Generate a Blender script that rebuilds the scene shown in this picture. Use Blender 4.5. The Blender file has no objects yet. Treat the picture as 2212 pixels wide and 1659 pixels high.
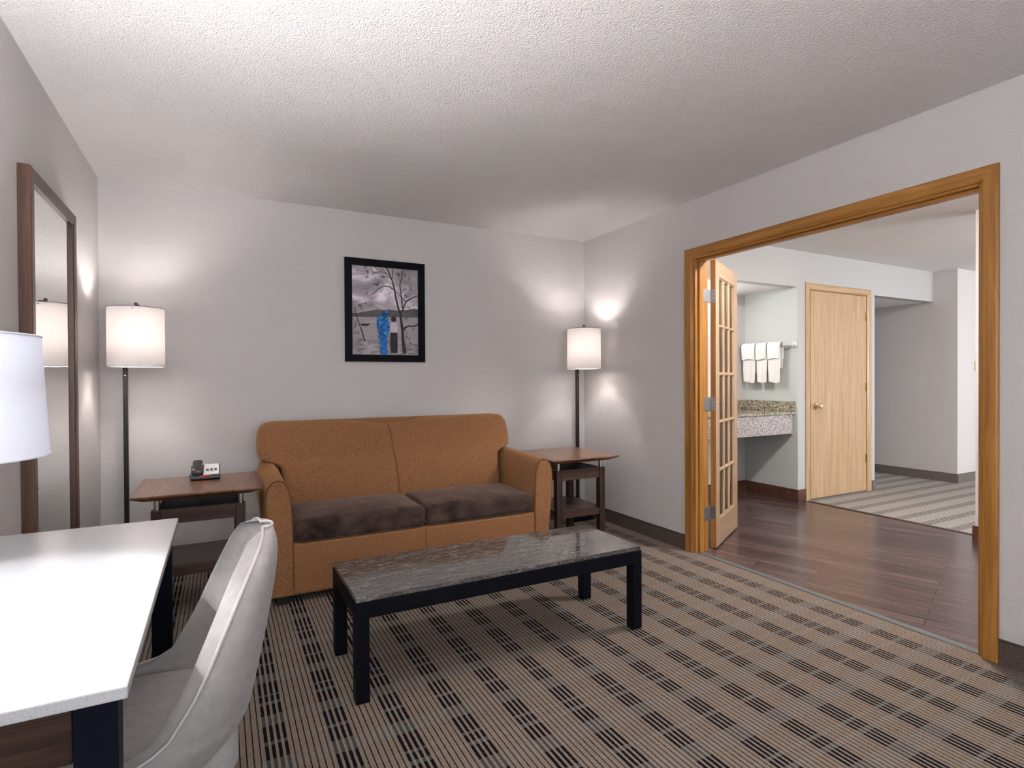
import bpy, bmesh, math, random
from mathutils import Vector, Matrix
random.seed(7)
sc = bpy.context.scene
COL = sc.collection
rad = math.radians

# ------------------------------------------------------------------ camera
cam_d = bpy.data.cameras.new('camera'); cam = bpy.data.objects.new('camera', cam_d); COL.objects.link(cam)
cam_d.sensor_width = 36.0; cam_d.lens = 36.0 * 1202.09 / 2212.0; cam_d.clip_start = 0.02
RT = Vector((0.885413, -0.464771, -0.005596)); UP = Vector((0.008875, 0.004868, 0.999949)); FW = Vector((0.464720, 0.885418, -0.008436))
cam.matrix_world = Matrix(((RT.x, UP.x, -FW.x, 0), (RT.y, UP.y, -FW.y, 0), (RT.z, UP.z, -FW.z, 1.2096), (0, 0, 0, 1)))
sc.camera = cam

# ------------------------------------------------------------------ world, exposure, window light
w = bpy.data.worlds.new('world'); sc.world = w; w.use_nodes = True
w.node_tree.nodes['Background'].inputs['Color'].default_value = (0.85, 0.92, 1.0, 1)
w.node_tree.nodes['Background'].inputs['Strength'].default_value = 1.0
vs = sc.view_settings
vs.view_transform = 'Standard'; vs.look = 'None'; vs.gamma = 1.0; vs.use_curve_mapping = False
vs.exposure = 2.12
LAMP_FLOOR, LAMP_DESK, FILL_HALL, LAMP_VANITY, FILL_UP = 78.0, 10.0, 2400.0, 130.0, 140.0     # radiance of the bulbs, seen and added
CAP_FLOOR, CAP_DESK = 62.0, 430.0  # radiance of the discs added above the bulbs
FILL_BED = 1000.0  # radiance of the added bedroom dome
SUN_LIVING, SUN_BED = 5.0, 32.0                                             # daylight at the two windows


def window_light(name, loc, rot, sx, sy, power, col):
    d = bpy.data.lights.new(name, 'AREA'); d.shape = 'RECTANGLE'; d.size = sx; d.size_y = sy; d.energy = power; d.color = col
    o = bpy.data.objects.new(name, d); COL.objects.link(o); o.location = loc; o.rotation_euler = rot
    return o


window_light('daylight_living', (0.45, -1.72, 1.40), (rad(108), 0, 0), 1.9, 1.4, SUN_LIVING, (0.96, 0.98, 1.0))
window_light('daylight_bedroom', (7.6, -1.72, 1.40), (rad(108), 0, 0), 2.6, 1.6, SUN_BED, (0.97, 0.985, 1.0))

# ------------------------------------------------------------------ material helpers


class NT:
    def __init__(s, name):
        s.m = bpy.data.materials.new(name); s.m.use_nodes = True
        s.n = s.m.node_tree.nodes; s.l = s.m.node_tree.links; s.n.clear()
        s.out = s.n.new('ShaderNodeOutputMaterial')
        s.tc = s.n.new('ShaderNodeTexCoord')

    def new(s, t, **kw):
        n = s.n.new(t)
        for k, v in kw.items(): setattr(n, k, v)
        return n

    def put(s, sock, v):
        if hasattr(v, 'is_linked') or hasattr(v, 'links'): s.l.new(v, sock)
        elif isinstance(v, (tuple, list)) and len(v) == 3 and sock.type == 'RGBA': sock.default_value = (*v, 1)
        else: sock.default_value = v

    def math(s, op, a, b=0.0, c=None):
        n = s.new('ShaderNodeMath', operation=op); s.put(n.inputs[0], a); s.put(n.inputs[1], b)
        if c is not None: s.put(n.inputs[2], c)
        return n.outputs[0]

    def between(s, v, lo, hi):
        return s.math('MULTIPLY', s.math('GREATER_THAN', v, lo), s.math('LESS_THAN', v, hi))

    def mix(s, f, a, b, mode='MIX'):
        n = s.new('ShaderNodeMix', data_type='RGBA', blend_type=mode); s.put(n.inputs[0], f); s.put(n.inputs[6], a); s.put(n.inputs[7], b)
        return n.outputs[2]

    def map(s, scale, rot=(0, 0, 0), loc=(0, 0, 0)):
        n = s.new('ShaderNodeMapping'); s.l.new(s.tc.outputs['Object'], n.inputs[0])
        n.inputs['Scale'].default_value = scale; n.inputs['Rotation'].default_value = rot; n.inputs['Location'].default_value = loc
        return n.outputs[0]

    def noise(s, vec, scale, detail=4, rough=0.5, dist=0.0):
        n = s.new('ShaderNodeTexNoise'); s.put(n.inputs['Vector'], vec)
        n.inputs['Scale'].default_value = scale; n.inputs['Detail'].default_value = detail
        n.inputs['Roughness'].default_value = rough; n.inputs['Distortion'].default_value = dist
        return n.outputs['Fac']

    def voronoi(s, vec, scale):
        n = s.new('ShaderNodeTexVoronoi'); s.put(n.inputs['Vector'], vec); n.inputs['Scale'].default_value = scale
        return n.outputs

    def ramp(s, f, stops):
        n = s.new('ShaderNodeValToRGB'); s.put(n.inputs[0], f); e = n.color_ramp.elements
        while len(e) < len(stops): e.new(0.5)
        for k, (p, c) in enumerate(stops): e[k].position = p; e[k].color = (*c, 1)
        return n.outputs[0]

    def bump(s, h, strength, dist):
        n = s.new('ShaderNodeBump'); s.put(n.inputs['Height'], h); n.inputs['Strength'].default_value = strength; n.inputs['Distance'].default_value = dist
        return n.outputs[0]

    def pbr(s, col, rough=0.6, metal=0.0, normal=None, spec=0.5, **kw):
        b = s.new('ShaderNodeBsdfPrincipled'); s.put(b.inputs['Base Color'], col); s.put(b.inputs['Roughness'], rough)
        b.inputs['Metallic'].default_value = metal; b.inputs['Specular IOR Level'].default_value = spec
        if normal is not None: s.l.new(normal, b.inputs['Normal'])
        for k, v in kw.items(): b.inputs[k].default_value = v
        s.l.new(b.outputs[0], s.out.inputs[0]); s.b = b
        return s.m


def plain(name, col, rough=0.5, metal=0.0, spec=0.5):
    t = NT(name); f = t.noise(t.map((1, 1, 1)), 60, 3)
    return t.pbr(t.mix(f, tuple(c * 0.94 for c in col), tuple(min(1, c * 1.06) for c in col)), rough, metal, None, spec)


def wall_mat(name, col, scale=105, strength=0.5):
    t = NT(name); v = t.map((1, 1, 1))
    h = t.noise(v, scale, 3, 0.55)
    return t.pbr(col, 0.75, 0, t.bump(h, strength, 0.006), 0.25)


def popcorn(name, col):
    t = NT(name); v = t.map((1, 1, 1))
    a = t.voronoi(v, 150)[0]; b = t.noise(v, 120, 5, 0.7)
    h = t.math('ADD', t.math('MULTIPLY', t.math('SUBTRACT', 1.0, a), 0.6), b)
    return t.pbr(col, 0.9, 0, t.bump(h, 0.95, 0.011), 0.1)


def wood(name, c1, c2, axis, scale=26, rough=0.45, fine=0.35, spec=0.4, stretch=0.05, dist=0.6, contrast=(0.35, 0.68)):
    t = NT(name); s = [1, 1, 1]; s['xyz'.index(axis)] = stretch
    v = t.map(tuple(s))
    a = t.noise(v, scale, 5, 0.6, dist)
    s2 = [1, 1, 1]; s2['xyz'.index(axis)] = 0.02
    b = t.noise(t.map(tuple(s2)), 260, 3, 0.6)
    col = t.ramp(a, [(contrast[0], c1), (contrast[1], c2)])
    col = t.mix(t.math('MULTIPLY', t.math('GREATER_THAN', b, 0.56), fine), col, tuple(c * 0.55 for c in c1))
    return t.pbr(col, rough, 0, t.bump(b, 0.08, 0.002), spec)


def carpet(name, swap, offx, offy, lift=(1, 1, 1), plainer=False):
    K = lambda c: tuple(a * b for a, b in zip(c, lift))
    t = NT(name)
    sep = t.new('ShaderNodeSeparateXYZ'); t.l.new(t.tc.outputs['Object'], sep.inputs[0])
    X, Y = (sep.outputs[1], sep.outputs[0]) if swap else (sep.outputs[0], sep.outputs[1])
    v = t.map((1, 1, 1))
    wob = t.math('MULTIPLY', t.math('SUBTRACT', t.noise(v, 130, 2), 0.5), 0.0045)
    xi = t.math('DIVIDE', t.math('ADD', t.math('SUBTRACT', X, offx), wob), 0.02)
    cell = t.math('FLOORED_MODULO', t.math('FLOOR', xi), 10.0)
    f = t.math('ABSOLUTE', t.math('SUBTRACT', t.math('FRACT', xi), 0.5))
    thick = t.math('LESS_THAN', cell, 3.5)
    yw = t.math('ADD', Y, wob)
    py = t.math('FLOORED_MODULO', t.math('SUBTRACT', yw, offy), 0.572)
    wide = t.math('ADD', t.between(py, 0.191, 0.259), t.between(py, 0.500, 0.572))
    thin = t.math('ADD', t.between(py, 0.078, 0.097), t.math('ADD', t.between(py, 0.332, 0.354), t.between(py, 0.393, 0.407)))
    if plainer:
        wide = t.math('MULTIPLY', wide, 0.0); thin = t.math('MULTIPLY', thin, 0.0)
    hw = t.math('ADD', t.math('MULTIPLY', thick, 0.14 if plainer else 0.185), 0.06 if plainer else 0.092)
    hw = t.math('ADD', hw, t.math('MULTIPLY', t.math('MULTIPLY', wide, t.math('SUBTRACT', 1.0, thick)), 0.07))
    line = t.math('LESS_THAN', f, hw)
    pile = t.noise(v, 420, 3, 0.7)
    blot = t.noise(v, 9, 3, 0.5)
    tan = t.ramp(pile, [(0.3, K((0.155, 0.122, 0.095))), (0.7, K((0.36, 0.295, 0.238)))])
    tan = t.mix(t.math('MULTIPLY', blot, 0.35), tan, K((0.23, 0.17, 0.14)))
    # ribbed lighter tan inside the wide bands
    rib = t.math('GREATER_THAN', t.math('FRACT', t.math('MULTIPLY', xi, 4.0)), 0.5)
    tanw = t.mix(rib, K((0.205, 0.172, 0.145)), K((0.345, 0.280, 0.228)))
    tan = t.mix(wide, tan, tanw)
    tan = t.mix(t.math('MULTIPLY', thin, 0.28), tan, (0.30, 0.275, 0.245))
    black = t.ramp(pile, [(0.35, (0.004, 0.004, 0.007)), (0.8, (0.018, 0.018, 0.026))])
    grey = t.ramp(pile, [(0.3, (0.042, 0.046, 0.050)), (0.7, (0.105, 0.110, 0.112))])
    lc = t.mix(t.math('MINIMUM', t.math('ADD', wide, t.math('MULTIPLY', thin, thick)), 1.0), black, grey)
    col = t.mix(line, tan, lc)
    return t.pbr(col, 0.95, 0, t.bump(pile, 0.7, 0.006), 0.05)


def plank_floor(name):
    t = NT(name); ang = rad(-70.0)
    v0 = t.map((1, 1, 1), (0, 0, -ang))
    br = t.new('ShaderNodeTexBrick'); t.l.new(v0, br.inputs['Vector'])
    br.offset = 0.37; br.offset_frequency = 2
    for k, val in (('Scale', 1.0), ('Mortar Size', 0.0030), ('Mortar Smooth', 0.3), ('Bias', 0.0), ('Brick Width', 0.92), ('Row Height', 0.088)): br.inputs[k].default_value = val
    br.inputs['Color1'].default_value = (0.072, 0.041, 0.040, 1); br.inputs['Color2'].default_value = (0.122, 0.074, 0.071, 1); br.inputs['Mortar'].default_value = (0.022, 0.010, 0.009, 1)
    s = t.new('ShaderNodeMapping'); t.l.new(v0, s.inputs[0]); s.inputs['Scale'].default_value = (0.05, 1, 1)
    g = t.noise(s.outputs[0], 70, 5, 0.6, 0.3)
    col = t.mix(0.65, br.outputs['Color'], t.ramp(g, [(0.36, (0.35, 0.35, 0.35)), (0.64, (1.35, 1.35, 1.35))]), 'MULTIPLY')
    return t.pbr(col, t.math('ADD', t.math('MULTIPLY', g, 0.14), 0.17), 0, None, 0.5)


def tweed(name, a, b, dark):
    t = NT(name); v = t.map((1, 1, 1))
    n1 = t.noise(v, 430, 1, 0.5); n2 = t.noise(v, 560, 1, 0.5)
    col = t.ramp(n1, [(0.40, dark), (0.50, a), (0.62, b)])
    col = t.mix(t.math('MULTIPLY', t.math('GREATER_THAN', n2, 0.60), 0.35), col, tuple(min(1, c * 1.4) for c in b))
    m = t.pbr(col, 0.9, 0, t.bump(n2, 0.35, 0.003), 0.15)
    t.b.inputs['Sheen Weight'].default_value = 0.30; t.b.inputs['Sheen Tint'].default_value = (1.0, 0.60, 0.25, 1)
    return m


def velvet(name, a, b, scale, sheen, sheencol, rough=0.85):
    t = NT(name); v = t.map((1, 1, 1))
    n = t.noise(v, scale, 5, 0.6, 0.4); f = t.noise(v, 420, 2)
    col = t.ramp(n, [(0.32, a), (0.70, b)])
    m = t.pbr(col, rough, 0, t.bump(f, 0.15, 0.0015), 0.15)
    t.b.inputs['Sheen Weight'].default_value = sheen; t.b.inputs['Sheen Tint'].default_value = (*sheencol, 1); t.b.inputs['Sheen Roughness'].default_value = 0.4
    return m


def granite(name):
    t = NT(name); v = t.map((0.30, 1.15, 1.0), (0, 0, rad(9)))
    n = t.noise(v, 46, 8, 0.72, 1.1); f = t.noise(t.map((0.5, 1, 1)), 240, 3, 0.7)
    col = t.ramp(n, [(0.36, (0.008, 0.007, 0.007)), (0.47, (0.045, 0.041, 0.039)), (0.55, (0.115, 0.105, 0.10)), (0.66, (0.28, 0.262, 0.252))])
    col = t.mix(0.32, col, t.ramp(f, [(0.38, (0.012, 0.012, 0.012)), (0.68, (0.26, 0.245, 0.235))]))
    return t.pbr(col, 0.06, 0, None, 0.75)


def speckle(name, base, c2, c3, scale, rough, spec=0.5):
    t = NT(name); v = t.map((1, 1, 1))
    n = t.noise(v, scale, 3, 0.75); n2 = t.noise(v, scale * 0.45, 3, 0.7)
    col = t.ramp(n, [(0.36, c3), (0.44, c2), (0.52, base), (0.72, tuple(min(1, c * 1.2) for c in base))])
    col = t.mix(t.math('MULTIPLY', t.math('GREATER_THAN', n2, 0.60), 0.6), col, c2)
    return t.pbr(col, rough, 0, None, spec)


def quartz(name):
    t = NT(name); v = t.map((1, 1, 1)); n = t.noise(v, 420, 2, 0.6)
    col = t.ramp(n, [(0.30, (0.33, 0.33, 0.34)), (0.40, (0.45, 0.45, 0.462)), (0.6, (0.49, 0.49, 0.502))])
    return t.pbr(col, 0.24, 0, None, 0.5)


def shade_mat(name, col, trans):
    t = NT(name); v = t.map((1, 1, 0.25)); v2 = t.map((0.25, 0.25, 1))
    h = t.math('ADD', t.noise(v, 420, 2), t.noise(v2, 420, 2))
    nb = t.bump(h, 0.25, 0.002)
    d = t.new('ShaderNodeBsdfDiffuse'); d.inputs[0].default_value = (*col, 1); t.l.new(nb, d.inputs['Normal'])
    r = t.new('ShaderNodeBsdfTranslucent'); r.inputs[0].default_value = (*col, 1)
    m = t.new('ShaderNodeMixShader'); m.inputs[0].default_value = trans
    t.l.new(d.outputs[0], m.inputs[1]); t.l.new(r.outputs[0], m.inputs[2]); t.l.new(m.outputs[0], t.out.inputs[0])
    return t.m


def emit(name, col, strength):
    t = NT(name); e = t.new('ShaderNodeEmission'); e.inputs[0].default_value = (*col, 1); e.inputs[1].default_value = strength
    t.l.new(e.outputs[0], t.out.inputs[0]); return t.m


def glass(name):
    t = NT(name); g = t.new('ShaderNodeBsdfGlossy'); g.inputs['Roughness'].default_value = 0.02
    p = t.new('ShaderNodeBsdfTransparent'); p.inputs[0].default_value = (0.96, 0.98, 0.97, 1)
    fr = t.new('ShaderNodeFresnel'); fr.inputs[0].default_value = 1.5
    m = t.new('ShaderNodeMixShader'); t.l.new(fr.outputs[0], m.inputs[0]); t.l.new(p.outputs[0], m.inputs[1]); t.l.new(g.outputs[0], m.inputs[2])
    t.l.new(m.outputs[0], t.out.inputs[0]); return t.m


M = dict(
    wall=wall_mat('wall_paint', (0.60, 0.575, 0.57)),
    wall_cool=wall_mat('wall_paint_alcove', (0.50, 0.53, 0.515), 120, 0.22),
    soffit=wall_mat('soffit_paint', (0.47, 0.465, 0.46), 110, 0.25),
    ceiling=popcorn('popcorn_ceiling', (0.90, 0.875, 0.865)),
    carpet=carpet('living_carpet', False, 0.116, 1.352, (1.04, 1.0, .99)),
    carpet_bed=carpet('bedroom_carpet_lit', True, 0.03, 0.0, (1.6, 1.85, 2.1), True),  # same carpet, its tan lifted to hold the stronger bedroom light
    planks=plank_floor('dark_plank_floor'),
    base_carpet=velvet('carpet_baseboard', (0.050, 0.036, 0.030), (0.155, 0.115, 0.10), 240, 0.0, (1, 1, 1), 0.95),
    base_grey=velvet('grey_baseboard', (0.115, 0.098, 0.088), (0.215, 0.185, 0.168), 120, 0.0, (1, 1, 1), 0.9),
    base_wood=wood('baseboard_wood', (0.070, 0.028, 0.020), (0.145, 0.062, 0.042), 'x', 30, 0.35),
    oak_v=wood('honey_oak_upright', (0.30, 0.125, 0.022), (0.50, 0.235, 0.055), 'z', 30, 0.35, 0.32),
    oak_h=wood('honey_oak_lying', (0.30, 0.125, 0.022), (0.50, 0.235, 0.055), 'y', 30, 0.35, 0.32),
    oak_x=wood('honey_oak_cross', (0.33, 0.145, 0.030), (0.55, 0.275, 0.075), 'x', 30, 0.35, 0.32),
    oak_pale_v=wood('pale_oak_upright', (0.42, 0.272, 0.150), (0.56, 0.385, 0.23), 'z', 34, 0.32, 0.16),
    oak_pale_x=wood('pale_oak_cross', (0.42, 0.272, 0.150), (0.56, 0.385, 0.23), 'x', 34, 0.32, 0.16),
    oak_glare_v=wood('glare_paled_oak_upright', (0.40, 0.262, 0.160), (0.54, 0.375, 0.245), 'z', 32, 0.30, 0.2),  # honey oak paled, with the glare on the door faces in its colour
    oak_glare_x=wood('glare_paled_oak_cross', (0.40, 0.262, 0.160), (0.54, 0.375, 0.245), 'x', 32, 0.30, 0.2),
    walnut_x=wood('walnut_lengthwise', (0.030, 0.014, 0.010), (0.078, 0.040, 0.027), 'x', 44, 0.38, 0.4),
    walnut_y=wood('walnut_crosswise', (0.120, 0.048, 0.021), (0.255, 0.120, 0.055), 'y', 26, 0.28, 0.30, 0.55, 0.10, 1.2),
    walnut_z=wood('walnut_upright', (0.020, 0.010, 0.008), (0.050, 0.027, 0.020), 'z', 44, 0.4, 0.4),
    walnut_frame_z=wood('mirror_wood_upright', (0.075, 0.036, 0.023), (0.145, 0.078, 0.052), 'z', 40, 0.36, 0.35),
    walnut_frame_y=wood('mirror_wood_lying', (0.075, 0.036, 0.023), (0.145, 0.078, 0.052), 'y', 40, 0.36, 0.35),
    tweed=tweed('orange_tweed', (0.250, 0.112, 0.052), (0.370, 0.180, 0.080), (0.125, 0.054, 0.029)),
    tweed_welt=tweed('orange_tweed_welt', (0.14, 0.060, 0.029), (0.24, 0.11, 0.048), (0.06, 0.026, 0.014)),
    brown=velvet('brown_velvet', (0.020, 0.012, 0.0105), (0.085, 0.053, 0.043), 9, 0.45, (0.62, 0.42, 0.36)),
    grey_fabric=velvet('grey_suede', (0.285, 0.265, 0.261), (0.345, 0.323, 0.318), 38, 0.15, (1, 0.98, 0.97), 0.7),
    grey_piping=plain('grey_piping', (0.50, 0.48, 0.475), 0.5),
    black_metal=plain('black_metal', (0.005, 0.005, 0.008), 0.45, 0.0, 0.08),
    navy_metal=plain('dark_navy_metal', (0.005, 0.006, 0.012), 0.5, 0.0, 0.08),
    bronze=plain('dark_bronze', (0.030, 0.026, 0.026), 0.35, 0.6),
    chrome=plain('brushed_chrome', (0.62, 0.60, 0.60), 0.25, 1.0),
    steel=plain('grey_steel', (0.33, 0.33, 0.34), 0.38, 0.9),
    brass=plain('satin_brass', (0.72, 0.60, 0.40), 0.22, 1.0),
    brass_dark=plain('aged_brass', (0.30, 0.20, 0.06), 0.4, 0.7),
    granite=granite('streaked_dark_granite'),
    vanity_top=speckle('speckled_granite', (0.40, 0.36, 0.27), (0.13, 0.115, 0.085), (0.018, 0.018, 0.016), 62, 0.12),
    vanity_front=speckle('pinkish_granite', (0.47, 0.425, 0.43), (0.23, 0.20, 0.20), (0.05, 0.045, 0.045), 85, 0.12),
    quartz=quartz('white_quartz'), shade_floor=shade_mat('warm_linen_shade', (0.86, 0.825, 0.81), 0.18),
    shade_desk=shade_mat('cool_linen_shade', (0.80, 0.81, 0.87), 0.085),
    bulb_floor=emit('warm_bulb', (1.0, 0.95, 0.925), LAMP_FLOOR), bulb_desk=emit('cool_bulb', (0.95, 0.98, 1.0), LAMP_DESK),
    bed_fill=emit('bedroom_fill_dome', (1.0, 0.97, 0.95), FILL_BED / 40), hall_fill=emit('hall_fill_dome', (1.0, 0.95, 0.90), FILL_HALL / 40), vanity_glow=emit('vanity_globe', (1.0, 0.98, 0.95), LAMP_VANITY / 10),
    cap_floor=emit('warm_up_disc', (1.0, 0.95, 0.93), CAP_FLOOR), cap_desk=emit('cool_up_disc', (0.96, 0.98, 1.0), CAP_DESK),
    up_fill=emit('fill_uplight_bulb', (1.0, 0.965, 0.94), FILL_UP), glass=glass('clear_pane'), mirror=plain('mirror_silver', (0.86, 0.87, 0.86), 0.01, 1.0),
    towel=wall_mat('white_terry', (0.80, 0.79, 0.775), 420, 0.5),
    black_plastic=plain('black_plastic', (0.014, 0.014, 0.016), 0.3), phone_grey=plain('grey_plastic', (0.040, 0.037, 0.036), 0.22),
    white_plastic=plain('white_plastic', (0.80, 0.77, 0.76), 0.45), key_grey=plain('dark_grey_print', (0.10, 0.10, 0.10), 0.5),
    red_plastic=plain('red_plastic', (0.55, 0.02, 0.03), 0.35), almond=plain('almond_plastic', (0.50, 0.38, 0.22), 0.4),
    strip_grey=plain('grey_vinyl_strip', (0.10, 0.105, 0.108), 0.5), strip_brown=plain('brown_vinyl_strip', (0.085, 0.062, 0.050), 0.5),
    dark_seam=plain('dark_seam', (0.020, 0.016, 0.013), 0.8),
    ribbon=plain('brown_cap_strip', (0.030, 0.022, 0.014), 0.6),
)

# ------------------------------------------------------------------ mesh helpers


class MB:
    def __init__(s): s.v = []; s.f = []; s.mi = []; s.cur = 0

    def add(s, verts, faces):
        o = len(s.v); s.v += [tuple(p) for p in verts]
        for f in faces: s.f.append([o + i for i in f]); s.mi.append(s.cur)
        return s

    def box(s, x0, x1, y0, y1, z0, z1):
        return s.add([(x0, y0, z0), (x1, y0, z0), (x1, y1, z0), (x0, y1, z0), (x0, y0, z1), (x1, y0, z1), (x1, y1, z1), (x0, y1, z1)],
                     [(0, 3, 2, 1), (4, 5, 6, 7), (0, 1, 5, 4), (1, 2, 6, 5), (2, 3, 7, 6), (3, 0, 4, 7)])

    def hexa(s, p):  # 4 bottom + 4 top points
        return s.add(p, [(0, 3, 2, 1), (4, 5, 6, 7), (0, 1, 5, 4), (1, 2, 6, 5), (2, 3, 7, 6), (3, 0, 4, 7)])

    def loft(s, loops, caps=(True, True), closed=True):
        n = len(loops[0]); o = len(s.v)
        for lp in loops: s.v += [tuple(p) for p in lp]
        for a in range(len(loops) - 1):
            for k in range(n if closed else n - 1):
                k2 = (k + 1) % n
                s.f.append([o + a * n + k, o + a * n + k2, o + (a + 1) * n + k2, o + (a + 1) * n + k]); s.mi.append(s.cur)
        if closed and caps[0]: s.f.append([o + k for k in range(n)][::-1]); s.mi.append(s.cur)
        if closed and caps[1]: s.f.append([o + (len(loops) - 1) * n + k for k in range(n)]); s.mi.append(s.cur)
        return s

    def prism(s, poly, axis, a, b):
        def P(u, v, t): return {'x': (t, u, v), 'y': (u, t, v), 'z': (u, v, t)}[axis]
        return s.loft([[P(u, v, a) for u, v in poly], [P(u, v, b) for u, v in poly]])

    def lathe(s, prof, c, n=32, axis='z'):
        loops = []
        for r, h in prof:
            lp = []
            for k in range(n):
                q = 2 * math.pi * k / n; u, v = r * math.cos(q), r * math.sin(q)
                lp.append({'z': (c[0] + u, c[1] + v, c[2] + h), 'x': (c[0] + h, c[1] + u, c[2] + v), 'y': (c[0] + u, c[1] + h, c[2] + v)}[axis])
            loops.append(lp)
        return s.loft(loops)

    def tube(s, pts, r, n=8, closed=False):
        pts = [Vector(p) for p in pts]; m = len(pts); loops = []; prev = None
        for i in range(m):
            a = pts[i - 1] if (i > 0 or closed) else pts[i]; b = pts[(i + 1) % m] if (i < m - 1 or closed) else pts[i]
            t = (b - a).normalized()
            if prev is None:
                ref = Vector((0, 0, 1)) if abs(t.z) < 0.9 else Vector((1, 0, 0)); u = t.cross(ref).normalized()
            else:
                u = (prev - t * prev.dot(t)).normalized()
            prev = u; v = t.cross(u); rr = r[i] if isinstance(r, (list, tuple)) else r
            loops.append([pts[i] + (u * math.cos(2 * math.pi * k / n) + v * math.sin(2 * math.pi * k / n)) * rr for k in range(n)])
        if closed: loops.append(loops[0]); return s.loft(loops, (False, False))
        return s.loft(loops)

    def softbox(s, x0, x1, y0, y1, z0, z1, r, n=14, crown=0.0, f=None):
        """a rounded box with a slightly domed top"""
        cx, cy, cz = (x0 + x1) / 2, (y0 + y1) / 2, (z0 + z1) / 2; hx, hy, hz = (x1 - x0) / 2, (y1 - y0) / 2, (z1 - z0) / 2
        def q(t, h):   # more samples near the edges
            e = min(r / h, 0.95); t = t * 2 - 1
            if abs(t) > 0.5: return math.copysign((1 - e) + e * (abs(t) - 0.5) / 0.5, t)
            return t / 0.5 * (1 - e)
        for ax in range(3):
            for sg in (-1, 1):
                o = len(s.v)
                for i in range(n + 1):
                    for j in range(n + 1):
                        h = [hx, hy, hz]; p = [0, 0, 0]; a, b = [k for k in range(3) if k != ax]
                        p[ax] = sg * h[ax]; p[a] = q(i / n, h[a]) * h[a]; p[b] = q(j / n, h[b]) * h[b]
                        inn = [max(-h[k] + r, min(h[k] - r, p[k])) for k in range(3)]
                        d = Vector([p[k] - inn[k] for k in range(3)])
                        if d.length > 1e-9: d = d.normalized() * r
                        P = Vector(inn) + d
                        if P.z > 0: P.z += crown * (1 - min(1, abs(P.x) / hx) ** 2.5) * (1 - min(1, abs(P.y) / hy) ** 2.5) * P.z / hz
                        P += Vector((cx, cy, cz))
                        if f: P = Vector(f(P))
                        s.v.append(tuple(P))
                for i in range(n):
                    for j in range(n):
                        k = o + i * (n + 1) + j; s.f.append([k, k + n + 1, k + n + 2, k + 1]); s.mi.append(s.cur)
        return s

    def build(s, name, mats, parent=None, bevel=0.0, smooth=0, seg=2, weld=False, local=False):
        if not isinstance(mats, (list, tuple)): mats = [mats]
        off = Vector((0, 0, 0))
        if not local:
            p = parent
            while p is not None: off += p.location; p = p.parent
        me = bpy.data.meshes.new(name); me.from_pydata([tuple(Vector(p) - off) for p in s.v], [], s.f)
        for m in mats: me.materials.append(m)
        for i, p in enumerate(me.polygons): p.material_index = s.mi[i]
        bm = bmesh.new(); bm.from_mesh(me)
        if weld: bmesh.ops.remove_doubles(bm, verts=bm.verts, dist=1e-5)
        bmesh.ops.recalc_face_normals(bm, faces=bm.faces); bm.to_mesh(me); bm.free()
        o = bpy.data.objects.new(name, me); COL.objects.link(o)
        if parent is not None: o.parent = parent
        if smooth:
            for p in me.polygons: p.use_smooth = True
            me.set_sharp_from_angle(angle=rad(smooth))
        if bevel:
            b = o.modifiers.new('bevel', 'BEVEL'); b.width = bevel; b.segments = seg; b.limit_method = 'ANGLE'; b.angle_limit = rad(35)
        return o


def tag(o, label, cat, group=None, kind=None):
    o['label'] = label; o['category'] = cat
    if group: o['group'] = group
    if kind: o['kind'] = kind
    return o


def thing(name, label, cat, loc=(0, 0, 0), group=None, rotz=0.0, kind=None):
    o = bpy.data.objects.new(name, None); COL.objects.link(o); o.location = loc; o.rotation_euler = (0, 0, rotz); o.empty_display_size = 0.1
    return tag(o, label, cat, group, kind)


def bx(name, mat, parent, dims, bevel=0.0, **kw): return MB().box(*dims).build(name, mat, parent, bevel, **kw)


def struct(mb, name, mat, label, cat, parent=None, bevel=0.0, smooth=0):
    return tag(mb.build(name, mat, parent, bevel, smooth), label, cat, None, 'structure')


def dup(root, label, loc, group=None):
    r = root.copy(); COL.objects.link(r); r.location = loc; r['label'] = label
    if group: r['group'] = group
    for ch in list(root.children):
        c = ch.copy(); COL.objects.link(c); c.parent = r
        for g in list(ch.children):
            d = g.copy(); COL.objects.link(d); d.parent = c
    return r


# ------------------------------------------------------------------ room shell
XL, XR, YB, H, YR = -0.643, 2.905, 4.134, 2.44, -1.60     # living room
XR2 = 3.025                                                # far face of the right wall
YD = 3.49                                                  # wall with the oak door
XA, YA = 4.96, 4.10                                        # vanity alcove
XH = 7.42                                                  # hall wall

struct(MB().box(XL - .1, XR + .035, YR - .1, YB + .1, -.06, 0), 'floor', M['carpet'], 'striped tan and black carpet of the sitting room', 'floor')
struct(MB().box(XR + .035, 5.09, YR - .1, YA + .1, -.06, 0), 'floor_wood', M['planks'], 'dark red brown plank floor beyond the wide doorway', 'floor')
struct(MB().box(5.09, 9.7, YR - .1, 6.1, -.06, 0), 'floor_bedroom', M['carpet_bed'], 'striped carpet of the far bedroom, paled for its brighter light', 'floor')
struct(MB().box(XL - .1, 9.7, YR - .1, 6.1, H, H + .08), 'ceiling', M['ceiling'], 'rough white textured ceiling', 'ceiling')
struct(MB().box(XL - .1, XL, YR, YB + .1, 0, H), 'wall_left', M['wall'], 'grey wall behind the framed mirror', 'wall')
struct(MB().box(XL, XR2, YB, YB + .1, 0, H), 'wall_back', M['wall'], 'grey wall behind the orange sofa', 'wall')
OP0, OP1, OPZ = 1.176, 2.828, 2.045
struct(MB().box(XR, XR2, OP1, YB, 0, H).box(XR, XR2, YR, OP0, 0, H).box(XR, XR2, OP0, OP1, OPZ, H), 'wall_right', M['wall'], 'grey wall with the wide oak trimmed doorway', 'wall')


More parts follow.
